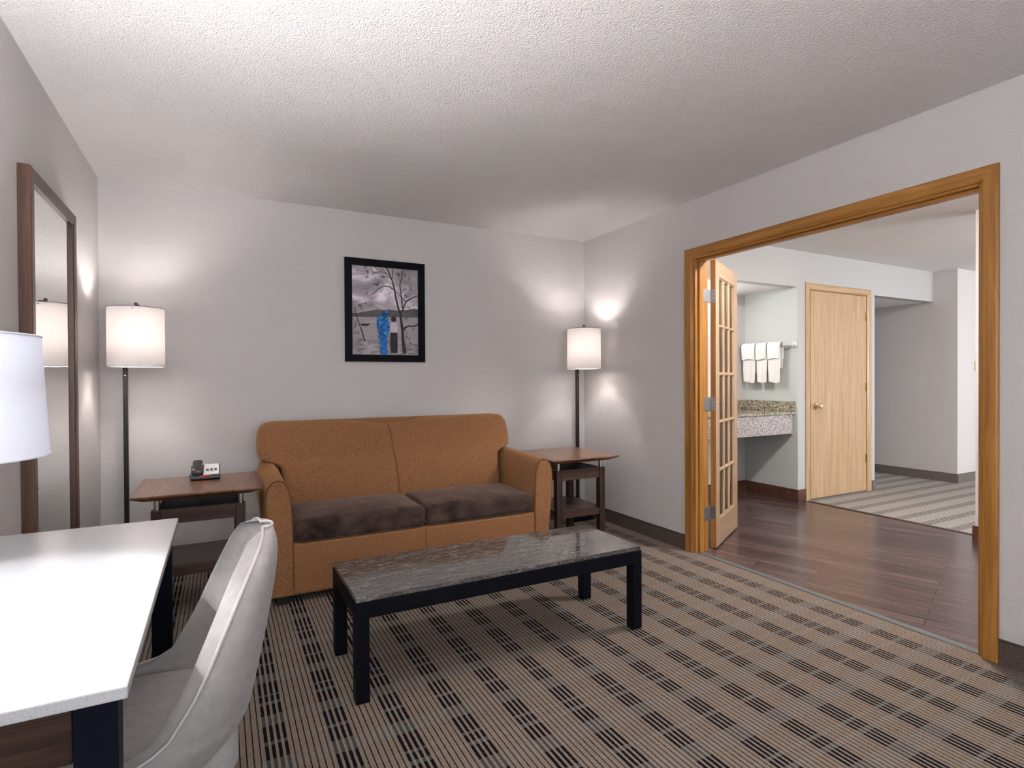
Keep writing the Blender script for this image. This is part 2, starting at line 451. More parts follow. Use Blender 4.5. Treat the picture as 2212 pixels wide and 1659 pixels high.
def window_wall(x0, x1, wx0, wx1, wz0, wz1, n, lab, wlab):
    m = MB().box(x0, wx0, YR - .1, YR, 0, H).box(wx1, x1, YR - .1, YR, 0, H).box(wx0, wx1, YR - .1, YR, 0, wz0).box(wx0, wx1, YR - .1, YR, wz1, H)
    struct(m, f'wall_rear' if n == 1 else 'wall_bedroom_rear', M['wall'], lab, 'wall')
    t = thing(f'window_{n}', wlab, 'window', ((wx0 + wx1) / 2, YR - .05, wz0), kind='structure')
    a = .05
    MB().box(wx0, wx1, YR - .08, YR - .02, wz0, wz0 + a).box(wx0, wx1, YR - .08, YR - .02, wz1 - a, wz1).box(wx0, wx0 + a, YR - .08, YR - .02, wz0 + a, wz1 - a).box(wx1 - a, wx1, YR - .08, YR - .02, wz0 + a, wz1 - a).build('window_frame', M['white_plastic'], t)


window_wall(XL, XR2, -0.50, 1.40, 0.70, 2.15, 1, 'grey wall with the sitting room window', 'white framed window of the sitting room')
window_wall(XR2, 9.7, 6.2, 9.0, 0.65, 2.25, 2, 'grey wall with the bedroom window', 'white framed window of the bedroom')

# far room walls
struct(MB().box(XR2, XA, YA, YA + .1, 0, H), 'wall_alcove_back', M['wall'], 'grey wall at the back of the vanity alcove', 'wall')
struct(MB().box(XA, XA + .10, YD, YA + .1, 0, 2.09), 'wall_alcove_side', M['wall_cool'], 'pale green grey side wall under the towel bar', 'wall')
DX0, DX1, DZ = 5.135, 6.095, 2.085                         # oak door opening
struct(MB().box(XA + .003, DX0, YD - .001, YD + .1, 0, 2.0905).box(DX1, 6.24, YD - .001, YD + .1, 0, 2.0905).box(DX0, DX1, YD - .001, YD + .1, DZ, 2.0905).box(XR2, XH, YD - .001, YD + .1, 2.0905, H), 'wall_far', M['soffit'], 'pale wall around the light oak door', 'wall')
struct(MB().box(XR2, XA + .0, YD + .1, YA, 2.0905, 2.15), 'ceiling_alcove', M['ceiling'], 'bright lowered ceiling over the vanity', 'ceiling')
struct(MB().box(6.24, XH, YD + .1, 6.0, 2.0905, 2.15), 'ceiling_hall', M['ceiling'], 'lowered textured ceiling over the hall', 'ceiling')
struct(MB().box(6.14, 6.24, YD + .1, 6.0, 0, 2.15), 'wall_hall_left', M['wall'], 'grey wall behind the oak door', 'wall')
struct(MB().box(XH, XH + .12, 3.245, 6.0, 0, H).box(XH + .12, 9.7, 3.245, 3.345, 0, H), 'wall_hall', M['wall'], 'grey wall and corner of the far hall', 'wall')
struct(MB().box(6.14, XH + .1, 6.0, 6.1, 0, H), 'wall_hall_end', M['wall'], 'grey wall closing the far hall', 'wall')
struct(MB().box(9.6, 9.7, YR, 3.345, 0, H), 'wall_bedroom_side', M['wall'], 'grey outer wall of the bedroom', 'wall')
struct(MB().box(4.95, 5.09, 0.2, 2.052, 0, H), 'wall_closet', M['wall'], 'narrow grey wall end seen inside the doorway', 'wall')

# baseboards: carpet strip with a dark cap line


def baseboard(name, pts, h, mat, label, cap=True, t=.012):
    """pts: list of segments (x0,x1,y0,y1)"""
    m = MB()
    for a in pts: m.box(*a, 0, h)
    o = struct(m, name, mat, label, 'baseboard', None, .0015)
    if cap:
        c = MB()
        for x0, x1, y0, y1 in pts: c.box(x0 - .002, x1 + .002, y0 - .002, y1 + .002, h, h + .004)
        c.build('cap_strip', M['ribbon'], o)
    return o


baseboard('baseboard_right', [(XR - .012, XR, 2.906, YB), (XR - .012, XR, YR, 1.117)], .100, M['base_carpet'], 'brown carpeted baseboard along the doorway wall')
baseboard('baseboard_back', [(XL, XR - .014, YB - .012, YB)], .100, M['base_carpet'], 'brown carpeted baseboard behind the sofa')
baseboard('baseboard_left', [(XL, XL + .012, YR, YB - .014)], .100, M['base_carpet'], 'brown carpeted baseboard under the mirror')
baseboard('baseboard_alcove', [(XA - .014, XA, YD - .001, YA - .016), (XR2 + .02, XA - .016, YA - .014, YA), (XA - .014, 5.068, YD - .015, YD - .001)], .122, M['base_wood'], 'dark red wood baseboard around the vanity alcove', False)
baseboard('baseboard_hall', [(XH - .014, XH, 3.245, 5.98), (XH - .014, 9.6, 3.231, 3.245)], .103, M['base_grey'], 'grey brown baseboard along the far hall wall', False)
baseboard('baseboard_door', [(6.178, 6.24, YD - .014, YD - .001)], .103, M['base_grey'], 'short grey baseboard beside the oak door', False)
baseboard('baseboard_closet', [(4.936, 4.95, 0.2, 2.052), (4.936, 5.09, 2.052, 2.066)], .105, M['base_wood'], 'dark wood baseboard on the narrow wall end', False)

# threshold strips
struct(MB().box(XR + .012, XR + .055, OP0 + .01, OP1 - .015, 0, .004), 'trim_1', M['strip_grey'], 'grey strip between the striped carpet and the planks', 'threshold', None, .001)
struct(MB().box(5.075, 5.105, 2.07, YD - .02, 0, .006), 'trim_2', M['strip_brown'], 'thin brown strip between the planks and the bedroom carpet', 'threshold', None, .001)

# wide oak doorway: casing on both sides, jambs with stops
tr = thing('trim_3', 'honey oak casing around the wide doorway', 'door casing', (XR, 2.0, 0), kind='structure')
Y0o, Y1o, Y0i, Y1i, Zo, Zi = 1.119, 2.901, 1.182, 2.828, 2.107, 2.044
for sgn, xw in ((-1, XR), (1, XR2)):
    xa, xb = (xw - .018, xw - .0) if sgn < 0 else (xw, xw + .018)
    xm = xa if sgn < 0 else xb; xe = xb if sgn < 0 else xa; k = .006 * -sgn
    def sec(y_out, y_in, z, flip=False):  # casing section, rounded on its inner edge
        d = 1 if y_in > y_out else -1
        return [(xe, y_out, z), (xm + k, y_out, z), (xm, y_out + d * .008, z), (xm, y_in - d * .012, z), (xm + k * 1.3, y_in, z), (xe, y_in, z)]
    for yo, yi in ((Y1o, Y1i), (Y0o, Y0i)):
        lo = sec(yo, yi, 0.0); d = 1 if yi > yo else -1
        hi = [(x, y, Zo - abs(y - yo) * (Zo - Zi) / abs(yi - yo)) for x, y, z in sec(yo, yi, 0)]
        MB().loft([lo, hi]).build('casing_upright', M['oak_v'], tr, .0015)
    secs = []
    for yo, yi in ((Y1o, Y1i), (Y0o, Y0i)):
        secs.append([(x, y, Zo - abs(y - yo) * (Zo - Zi) / abs(yi - yo)) for x, y, z in sec(yo, yi, 0)])
    MB().loft(secs).build('casing_head', M['oak_h'], tr, .0015)
MB().box(XR, XR2, 2.812, OP1, 0, 2.032).build('jamb', M['oak_v'], tr, .001)
MB().box(XR, XR2, OP0, 1.192, 0, 2.032).build('jamb', M['oak_v'], tr, .001)
MB().box(XR, XR2, OP0, OP1, 2.032, OPZ).build('head_jamb', M['oak_h'], tr, .001)
MB().box(XR + .028, XR + .068, 2.798, 2.812, 0, 2.018).build('door_stop', M['oak_v'], tr, .003)
MB().box(XR + .028, XR + .068, 1.192, 1.206, 0, 2.018).build('door_stop', M['oak_v'], tr, .003)
MB().box(XR + .028, XR + .068, 1.192, 2.812, 2.018, 2.032).build('door_stop', M['oak_h'], tr, .003)
MB().box(XR + .080, XR + .104, 2.68, 2.77, 2.0295, 2.0325).build('strike_plate', M['chrome'], tr, .001)

# glazed french door, swung open into the far room
P0 = Vector((3.085, 2.796)); D = Vector((0.878, 0.478)).normalized(); N = Vector((-D.y, D.x)); T = .036; W = .690
fd = thing('door_1', 'open honey oak french door with fifteen glass panes', 'door', (P0.x, P0.y, 0), kind='structure', rotz=math.atan2(D.y, D.x))
ZB, ZT = .012, 2.042; U0, U1, G0, G1 = .104, .592, .197, 1.934
bx('stile', M['oak_glare_v'], fd, (0, U0, 0, T, ZB, ZT), .002, local=True)
bx('stile', M['oak_glare_v'], fd, (U1, W, 0, T, ZB, ZT), .002, local=True)
bx('rail', M['oak_glare_x'], fd, (U0, U1, .0005, T - .0005, ZB, G0), .001, local=True)
bx('rail', M['oak_glare_x'], fd, (U0, U1, .0005, T - .0005, G1, ZT), .001, local=True)
bx('edge_band', M['oak_v'], fd, (-.0009, .0, .0005, T - .0005, ZB, ZT), local=True)  # strip added for the hinge edge: its shade and unpaled honey oak
mw = .012
cu = [U0 + (U1 - U0) * k / 3 for k in range(4)]; cz = [G0 + (G1 - G0) * k / 5 for k in range(6)]


def bar_sec(c, w):   # muntin profile across its width and the door thickness
    return [(c - w, .012), (c - w * .45, .002), (c + w * .45, .002), (c + w, .012), (c + w, T - .012), (c + w * .45, T - .002), (c - w * .45, T - .002), (c - w, T - .012)]


for k in (1, 2):
    MB().loft([[(u, t, G0) for u, t in bar_sec(cu[k], mw)], [(u, t, G1) for u, t in bar_sec(cu[k], mw)]]).build('muntin', M['oak_glare_v'], fd, local=True)
for k in (1, 2, 3, 4):
    MB().loft([[(U0, t, z) for z, t in bar_sec(cz[k], mw)], [(U1, t, z) for z, t in bar_sec(cz[k], mw)]]).build('muntin', M['oak_glare_x'], fd, local=True)
MB().box(U0, U0 + .010, .008, T - .008, G0, G1).box(U1 - .010, U1, .008, T - .008, G0, G1).box(U0 + .010, U1 - .010, .008, T - .008, G0, G0 + .010).box(U0 + .010, U1 - .010, .008, T - .008, G1 - .010, G1).build('glazing_bead', M['oak_glare_v'], fd, .002, local=True)
for a in range(3):
    for b in range(5):
        e = .008
        bx('glass_pane', M['glass'], fd, (cu[a] + e, cu[a + 1] - e, T / 2 - .0015, T / 2 + .0015, cz[b] + e, cz[b + 1] - e), local=True)
for z in (1.787, 1.027, .262):
    h = MB()
    q = .045
    h.box(-.0025, .0, .004, T + .002, z - q, z + q)                                       # leaf on the door edge
    h.tube([(-.006, T + .008, z - q - .006), (-.006, T + .008, z + q + .006)], .0058, 10)      # knuckle
    ho = h.build('hinge', M['steel'], fd, .0008, local=True)
    g = MB()
    for dz, dy in ((.028, .014), (0, .009), (-.028, .014)): g.lathe([(.0035, -.001), (.003, .0)], (-.0030, dy, z + dz), 8, 'x')
    g.build('screw', M['dark_seam'], ho, local=True)
    # leaf on the jamb
    MB().box(2.966, XR2 + .010, 2.8085, 2.8118, z - q, z + q).build('hinge_leaf', M['steel'], tr, .0008)
MB().tube([(W - .03, T / 2, ZB - .012), (W - .03, T / 2, ZB + .03)], .006, 8).build('floor_bolt', M['steel'], fd, local=True)

# light oak door in the far wall
ld = thing('door_2', 'closed light oak flush door with a brass knob', 'door', (5.6, YD, 0), kind='structure')
bx('door_leaf', M['oak_pale_v'], ld, (5.153, 6.076, YD - .006, YD + .034, .012, 2.066), .001)
for x0, x1, i0, i1 in ((5.073, 5.140, 5.073, 5.140), (6.090, 6.165, 6.165, 6.090)):
    xo, xi = i0, i1
    def cs(z): return [(xo, YD - .001, z), (xo, YD - .012, z), (xo + (xi - xo) * .25, YD - .020, z), (xo + (xi - xo) * .7, YD - .016, z), (xi, YD - .009, z), (xi, YD - .001, z)]
    MB().loft([cs(0.0), [(x, y, 2.140 - abs(x - xo) / abs(xi - xo) * .062) for x, y, z in cs(0)]]).build('casing_upright', M['oak_pale_v'], ld, .001)
cl = []
for xo, xi in ((5.073, 5.140), (6.165, 6.090)):
    cl.append([(x, y, 2.140 - abs(x - xo) / abs(xi - xo) * .062) for x, y, z in [(xo, YD - .001, 0), (xo, YD - .012, 0), (xo + (xi - xo) * .25, YD - .020, 0), (xo + (xi - xo) * .7, YD - .016, 0), (xi, YD - .009, 0), (xi, YD - .001, 0)]])
MB().loft(cl).build('casing_head', M['oak_pale_x'], ld, .001)
MB().box(DX0, 5.150, YD + .0, YD + .09, 0, 2.07).box(6.0795, DX1, YD + .0, YD + .09, 0, 2.07).box(DX0, DX1, YD + .0, YD + .09, 2.070, DZ).build('jamb', M['oak_v'], ld)
MB().lathe([(.001, -.0075), (.030, -.0075), (.033, -.012), (.030, -.018), (.014, -.022), (.011, -.040), (.016, -.046), (.027, -.056), (.029, -.066), (.024, -.074), (.001, -.076)], (5.232, YD, .927), 24, 'y').build('knob', M['brass'], ld, smooth=40)
MB().box(5.149, 5.156, YD - .0075, YD - .002, .895, .960).build('latch_plate', M['brass_dark'], ld)
for z in (1.85, 1.107, .35):
    MB().tube([(6.078, YD - .011, z - .045), (6.078, YD - .011, z + .045)], .008, 10).box(6.062, 6.086, YD - .008, YD - .0065, z - .045, z + .045).build('hinge', M['brass_dark'], ld)

# light switch in the far hall corner
sw = thing('light_switch', 'small almond switch plate on the far pale wall', 'switch', (7.84, 3.245, 1.33))
bx('plate', M['almond'], sw, (7.805, 7.875, 3.237, 3.245, 1.275, 1.390), .002)
bx('toggle', M['almond'], sw, (7.834, 7.846, 3.228, 3.237, 1.320, 1.345), .002)

# ------------------------------------------------------------------ vanity alcove
va = thing('vanity_counter', 'speckled granite vanity counter with a deep front apron', 'counter', (4.0, 3.8, .665))
bx('countertop', M['vanity_top'], va, (XR2 + .022, XA - .004, 3.515, YA - .002, .855, .878), .003)
bx('apron', M['vanity_front'], va, (XR2 + .022, XA - .022, 3.527, 3.555, .665, .8545), .003)
bx('apron', M['vanity_front'], va, (XA - .045, XA - .022, 3.556, YA - .002, .665, .8545), .002)
MB().box(XA - .020, XA - .001, 3.517, YA - .002, .8785, .978).box(XR2 + .022, XA - .020, YA - .020, YA - .002, .8785, .978).build('backsplash', M['vanity_top'], va, .002)
vl = thing('vanity_light', 'three globe light bar above the vanity', 'wall lamp', (3.95, YA, 1.95))
bx('bar', M['chrome'], vl, (3.6, 4.3, YA - .03, YA, 1.92, 1.98), .004)
for k in range(3):
    MB().lathe([(.001, -.055), (.03, -.047), (.05, -.02), (.055, 0), (.05, .02), (.03, .047), (.001, .055)], (3.72 + .23 * k, YA - .09, 1.95), 20).build('globe', M['vanity_glow'], vl, smooth=60)

tb = thing('towel_bar', 'chrome towel bar fixed to the alcove side wall', 'towel bar', (XA, 3.8, 1.53))
for y in (3.520, 4.076):
    o = bx('post', M['chrome'], tb, (XA - .075, XA, y - .010, y + .010, 1.523, 1.543), .002)
    bx('rosette', M['chrome'], o, (XA - .010, XA - .0005, y - .024, y + .024, 1.509, 1.557), .003)
bx('bar', M['chrome'], tb, (XA - .072, XA - .058, 3.530, 4.067, 1.525, 1.541), .002)


def towel(label, group, y0, y1, zf, zb, lift, th, seed, hem):
    """a folded towel hung over the bar: front fall to zf, back fall to zb"""
    rnd = random.Random(seed); cx, cz = XA - .065, 1.533; r = .012 + lift
    path = []
    nf = 12
    for k in range(nf + 1): path.append((cx - r - .004, zf + (cz - zf) * k / nf))
    for k in range(1, 8): a = math.pi * k / 8; path.append((cx - r * math.cos(a) * 1.15, cz + r * math.sin(a)))
    for k in range(nf + 1): path.append((cx + min(r + .004, .042), cz - (cz - zb) * k / nf))
    ny = 10; ph = rnd.random() * 6
    loops = []
    for i, (x, z) in enumerate(path):
        lp = []
        fall = max(0, (cz - z)) / .38
        for j in range(ny + 1):
            v = j / ny; y = y0 + (y1 - y0) * v
            y += (.5 - v) * .018 * fall
            dx = .0045 * math.sin(v * 9 + ph) * fall + .003 * math.sin(v * 17 + z * 22 + ph)
            if hem and i <= nf and abs(z - (zf + .055)) < .012: dx += .003
            dz = .008 * math.sin(v * 5 + ph) * (1 if i in (0,) else 0)
            lp.append((x + (dx if x < cx else -dx * .2) - (0.0), y, z + dz))
        loops.append(lp)
    o = MB().loft(loops, closed=False).build('towel', M['towel'], None, smooth=80)
    s = o.modifiers.new('thickness', 'SOLIDIFY'); s.thickness = th; s.offset = 1.0
    b = o.modifiers.new('soft', 'SUBSURF'); b.levels = 1; b.render_levels = 1
    return tag(o, label, 'towel', group)


ty = [(3.898, 4.058, 'beside the back wall'), (3.762, 3.890, 'in the middle of the bar'), (3.612, 3.756, 'nearest the bar end')]
for k, (a, b, wh) in enumerate(ty):
    towel(f'long white hand towel hanging {wh}', 'hand towels on the bar', a, b, 1.160, 1.30 if k else 1.25, .002, .006, 10 + k, True)
for k, (a, b, wh) in enumerate(ty):
    towel(f'short white washcloth folded over the towel {wh}', 'washcloths on the bar', a + .004, b + (.0 if k else .006), 1.395, 1.40, .016, .008, 20 + k, False)

# unseen dome lights, added to brighten the two far rooms
for gx, gy, mt, lab in ((3.5, 1.9, 'hall_fill', 'added dome light over the plank floor, out of view'), (6.3, 1.3, 'bed_fill', 'added dome light over the bedroom carpet, out of view')):
    cl = thing('fill_dome', lab, 'fill light', (gx, gy, H))
    MB().lathe([(.16, -.03), (.17, -.03), (.17, -.001), (.16, -.001)], (gx, gy, H), 32).build('rim', M['chrome'], cl, smooth=30)
    MB().lathe([(.001, -.10), (.06, -.095), (.11, -.075), (.15, -.045), (.158, -.02), (.001, -.019)], (gx, gy, H), 32).build('dome', M[mt], cl, smooth=50)

# ------------------------------------------------------------------ sofa
so = thing('sofa', 'orange tweed two seat sofa with dark brown cushions', 'sofa', (1.09, 3.6, 0))
SX = 1.0955; YF, YRR = 3.205, 4.02
# arm section seen from the front (x outwards from the inner edge)
prof = [(.090, .050), (.0885, .20), (.100, .33), (.1125, .45), (.1140, .55), (.1110, .600), (.1000, .640), (.0830, .664), (.0600, .674), (.0370, .668), (.0170, .640), (.0040, .590), (-.0030, .50), (-.0050, .40), (-.0070, .20), (-.0080, .050)]


def arm(sgn):
    def X(u): return SX + sgn * (.762 + u * 1.12)
    lp = lambda y, g, dz=0.0: [(X(.052 + (u - .052) * g), y, .05 + (z - .05) * (1 + (g - 1) * .35) + (dz if z > .5 else dz * z)) for u, z in prof]
    m = MB().loft([lp(YF + .004, .965), lp(YF + .010, 1.0), lp(YF + .35, 1.0, .014), lp(YRR - .05, 1.0, .034), lp(YRR - .02, .9, .02)])
    o = m.build('arm', M['tweed'], so, smooth=50)
    MB().tube([(x, YF + .006, z) for x, z in [(X(u), z) for u, z in prof]], .0042, 6).build('welt', M['tweed_welt'], o, smooth=60)
    f = MB().prism([(X(.052 + (u - .052) * .955), .05 + (z - .05) * .990) for u, z in prof], 'y', YF - .002, YF + .012)
    f.build('front_panel', M['tweed'], o, .004)


arm(-1); arm(1)
m = MB().box(SX - .752, SX + .752, YF, YF + .05, .052, .322)
m.build('front_rail', M['tweed'], so, .010)
MB().tube([(SX - .003, YF - .001, .055), (SX - .003, YF - .001, .320)], .002, 6).build('seam', M['tweed_welt'], so)
MB().tube([(SX - .86, YF + .004, .052), (SX + .86, YF + .004, .052)], .005, 6).build('hem_welt', M['tweed_welt'], so, smooth=60)
bx('seat_deck', M['tweed'], so, (SX - .752, SX + .752, YF + .05, YRR - .06, .052, .318), .004)
# back: narrow between the arms, then widening over them into a soft T
rows = []
ctr = 1.085
levels = [(.25, .735, 3.72, .03), (.44, .738, 3.655, .03), (.56, .740, 3.680, .035), (.65, .744, 3.712, .04), (.684, .765, 3.728, .05), (.702, .850, 3.742, .06), (.722, .880, 3.752, .065), (.80, .884, 3.770, .07), (.86, .882, 3.790, .07), (.895, .876, 3.806, .065), (.918, .862, 3.828, .055), (.929, .842, 3.856, .04), (.932, .81, 3.890, .03)]


def back_loop(z, hw, yf, r):
    pts = []; yr = YRR - .01 if z < .90 else YRR - .01 - (z - .90) * 2.2
    def corner(cx, cy, a0): return [(cx + r * math.cos(a0 + math.pi / 2 * k / 6), cy + r * math.sin(a0 + math.pi / 2 * k / 6)) for k in range(7)]
    x0, x1 = ctr - hw, ctr + hw
    n = 36
    front = [(x0 + r + (x1 - x0 - 2 * r) * k / n, yf) for k in range(1, n)]
    out = corner(x0 + r, yf + r, math.pi) + front + corner(x1 - r, yf + r, -math.pi / 2) + corner(x1 - r, yr - r, 0) + corner(x0 + r, yr - r, math.pi / 2)
    res = []
    for x, y in out:
        u = (x - ctr) / .88; sx = 1.070 - .03 * max(0, min(1, (z - .45) / .45))
        puff = .020 * (1 - min(1, abs(abs(u) - .5) / .5) ** 2) * (1 if y < yf + r * .9 else 0) if z > .44 else 0
        dip = math.exp(-((x - sx) / .16) ** 2)
        zz = z + max(0, (z - .72) / .21) * (.014 * min(1, abs(u) * 1.4) - .028 * dip - .018 * max(0, abs(u) - .93) / .07)
        res.append((x, y - puff + (.012 * math.exp(-((x - sx) / .03) ** 2) if y < yf + .02 else 0), zz))
    return res


bk = MB().loft([back_loop(*l) for l in levels]).build('backrest', M['tweed'], so, smooth=70)
bm_ = bk.modifiers.new('soft', 'SUBSURF'); bm_.levels = 1; bm_.render_levels = 1
seam = []
for z, hw, yf, r in levels[1:]:
    sx = 1.070 - .03 * max(0, min(1, (z - .45) / .45)); seam.append((sx, yf + .0065, z - max(0, (z - .72) / .21) * .028))
MB().tube(seam, .0048, 6).build('seam', M['tweed_welt'], bk, smooth=60)


def cushion(x0, x1, name_l):
    o = MB().softbox(x0, x1, YF - .004, 3.70, .324, .447, .034, 16, .022).build('seat_cushion', M['brown'], so, smooth=80, weld=True)
    zc = .3275
    MB().tube([(x0 + .03, YF + .0, zc + .004), (x1 - .03, YF + .0, zc + .004)], .003, 6).build('welt', M['brown'], o, smooth=60)


cushion(SX - .747, SX - .0025, 'a'); cushion(SX + .0025, SX + .747, 'b')
for x in (SX - .80, SX + .80):
    for y in (YF + .045, YRR - .10): bx('foot', M['black_plastic'], so, (x - .035, x + .035, y - .03, y + .04, 0, .051), .002)

# ------------------------------------------------------------------ end tables
Z = .655


def end_table(label, x0, x1, y0, y1):
    t = thing('end_table', label, 'side table', ((x0 + x1) / 2, (y0 + y1) / 2, 0), 'walnut end tables beside the sofa')
    lo = lambda i, z: [(x0 + i, y0 + i, z), (x1 - i, y0 + i, z), (x1 - i, y1 - i, z), (x0 + i, y1 - i, z)]
    MB().loft([lo(.052, Z - .034), lo(.0, Z - .009), lo(0, Z)]).build('tabletop', M['walnut_y'], t, .001)
    lx0, lx1, ly0, ly1 = x0 + .080, x1 - .078, y0 + .072, y1 - .072; w_ = .046
    for xx in (lx0, lx1 - w_):
        for yy in (ly0, ly1 - w_):
            bx('leg', M['walnut_z'], t, (xx, xx + w_, yy, yy + w_, 0, .568), .002)
            p = MB().lathe([(.0135, .568), (.0135, Z - .035)], (xx + w_ / 2, yy + w_ / 2, 0), 16).box(xx - .004, xx + w_ + .004, yy - .004, yy + w_ + .004, Z - .037, Z - .034)
            p.build('chrome_post', M['chrome'], t, smooth=40)['label'] = 'short chrome post under the top'
    for yy in (ly0 + .006, ly1 - .028):
        bx('apron', M['walnut_x'], t, (lx0 + w_, lx1 - w_, yy, yy + .022, .495, .567), .0015)
        bx('stretcher', M['walnut_x'], t, (lx0 + w_, lx1 - w_, yy, yy + .022, .228, .272), .0015)
    for xx in (lx0 + .006, lx1 - .028):
        bx('apron', M['walnut_y'], t, (xx, xx + .022, ly0 + w_, ly1 - w_, .495, .567), .0015)
    bx('upper_shelf', M['navy_metal'], t, (lx0 + .030, lx1 - .030, ly0 + .030, ly1 - .030, .545, .560))  # near-black colour holds the shade under the tabletop
    bx('lower_shelf', M['walnut_x'], t, (lx0 + .008, lx1 - .008, ly0 + .028, ly1 - .010, .262, .278), .001)
    return t


end_table('walnut end table holding the desk phone', -.388, .192, 3.178, 3.752)
end_table('walnut end table with a bare top near the doorway', 1.990, 2.560, 3.205, 3.800)

# ------------------------------------------------------------------ telephone on the left end table
ph = thing('desk_phone', 'black desk phone with a white faceplate on the walnut end table', 'phone', (-.075, 3.62, Z))
x0, x1, y0, y1 = -.150, -.004, 3.548, 3.690
zf, zr = Z + .026, Z + .070
MB().prism([(y0, Z + .004), (y0 - .004, Z + .012), (y0, zf), (y1, zr), (y1 + .004, Z + .03), (y1 - .01, Z + .0015), (y0 + .012, Z + .0015)], 'x', x0, x1).build('base', M['black_plastic'], ph, .004)
sl = (zr - zf) / (y1 - y0)
def onslope(y, h): return zf + (y - y0) * sl + h
fx0, fx1 = -.087, -.009
MB().hexa([(fx0, y0 + .008, onslope(y0 + .008, 0)), (fx1, y0 + .008, onslope(y0 + .008, 0)), (fx1, y1 - .006, onslope(y1 - .006, 0)), (fx0, y1 - .006, onslope(y1 - .006, 0)),
           (fx0, y0 + .008, onslope(y0 + .008, .004)), (fx1, y0 + .008, onslope(y0 + .008, .004)), (fx1, y1 - .006, onslope(y1 - .006, .004)), (fx0, y1 - .006, onslope(y1 - .006, .004))]).build('faceplate', M['white_plastic'], ph, .001)
for k in range(3):
    xx = -.0735 + .0205 * k; ya, yb = y0 + .047, y0 + .074
    MB().hexa([(xx, ya, onslope(ya, .0038)), (xx + .013, ya, onslope(ya, .0038)), (xx + .013, yb, onslope(yb, .0038)), (xx, yb, onslope(yb, .0038)),
               (xx, ya, onslope(ya, .0052)), (xx + .013, ya, onslope(ya, .0052)), (xx + .013, yb, onslope(yb, .0052)), (xx, yb, onslope(yb, .0052))]).build('key', M['key_grey'], ph)
MB().tube([(-.064 + .030 * k / 8, y0 + .036 + .004 * math.sin(math.pi * k / 8), onslope(y0 + .036, .0045)) for k in range(9)], .0009, 5).build('curved_mark', M['key_grey'], ph)
MB().tube([(-.107, y0 - .0025, zf - .002), (-.052, y0 - .0025, zf - .002)], .0048, 8).build('message_light', M['red_plastic'], ph, smooth=50)['label'] = 'red strip on the front edge'
hs = []
for y, wd, h0, h1 in ((y0 + .004, .0235, .002, .026), (y0 + .010, .0275, .0005, .036), (y0 + .040, .0265, .014, .036), (y0 + .075, .0255, .016, .040), (y0 + .108, .0268, .010, .042), (y0 + .130, .0270, .0, .036), (y0 + .140, .0230, .003, .026)):
    c = -.1165; b = onslope(y, 0)
    hs.append([(c - wd, y, b + h0), (c + wd, y, b + h0), (c + wd, y, b + h1 * .8), (c + wd * .72, y, b + h1), (c - wd * .72, y, b + h1), (c - wd, y, b + h1 * .8)])
h = MB().loft(hs).build('handset', M['phone_grey'], ph, smooth=70); h['label'] = 'dark grey handset lying in the cradle'
s = h.modifiers.new('soft', 'SUBSURF'); s.levels = 2; s.render_levels = 2
MB().tube([(-.150 - .002 + .004 * math.cos(k * .9), y0 + .03 + k * .0016, Z + .020 + .004 * math.sin(k * .9)) for k in range(60)], .0011, 5).build('cord', M['black_plastic'], ph)

# ------------------------------------------------------------------ floor lamps


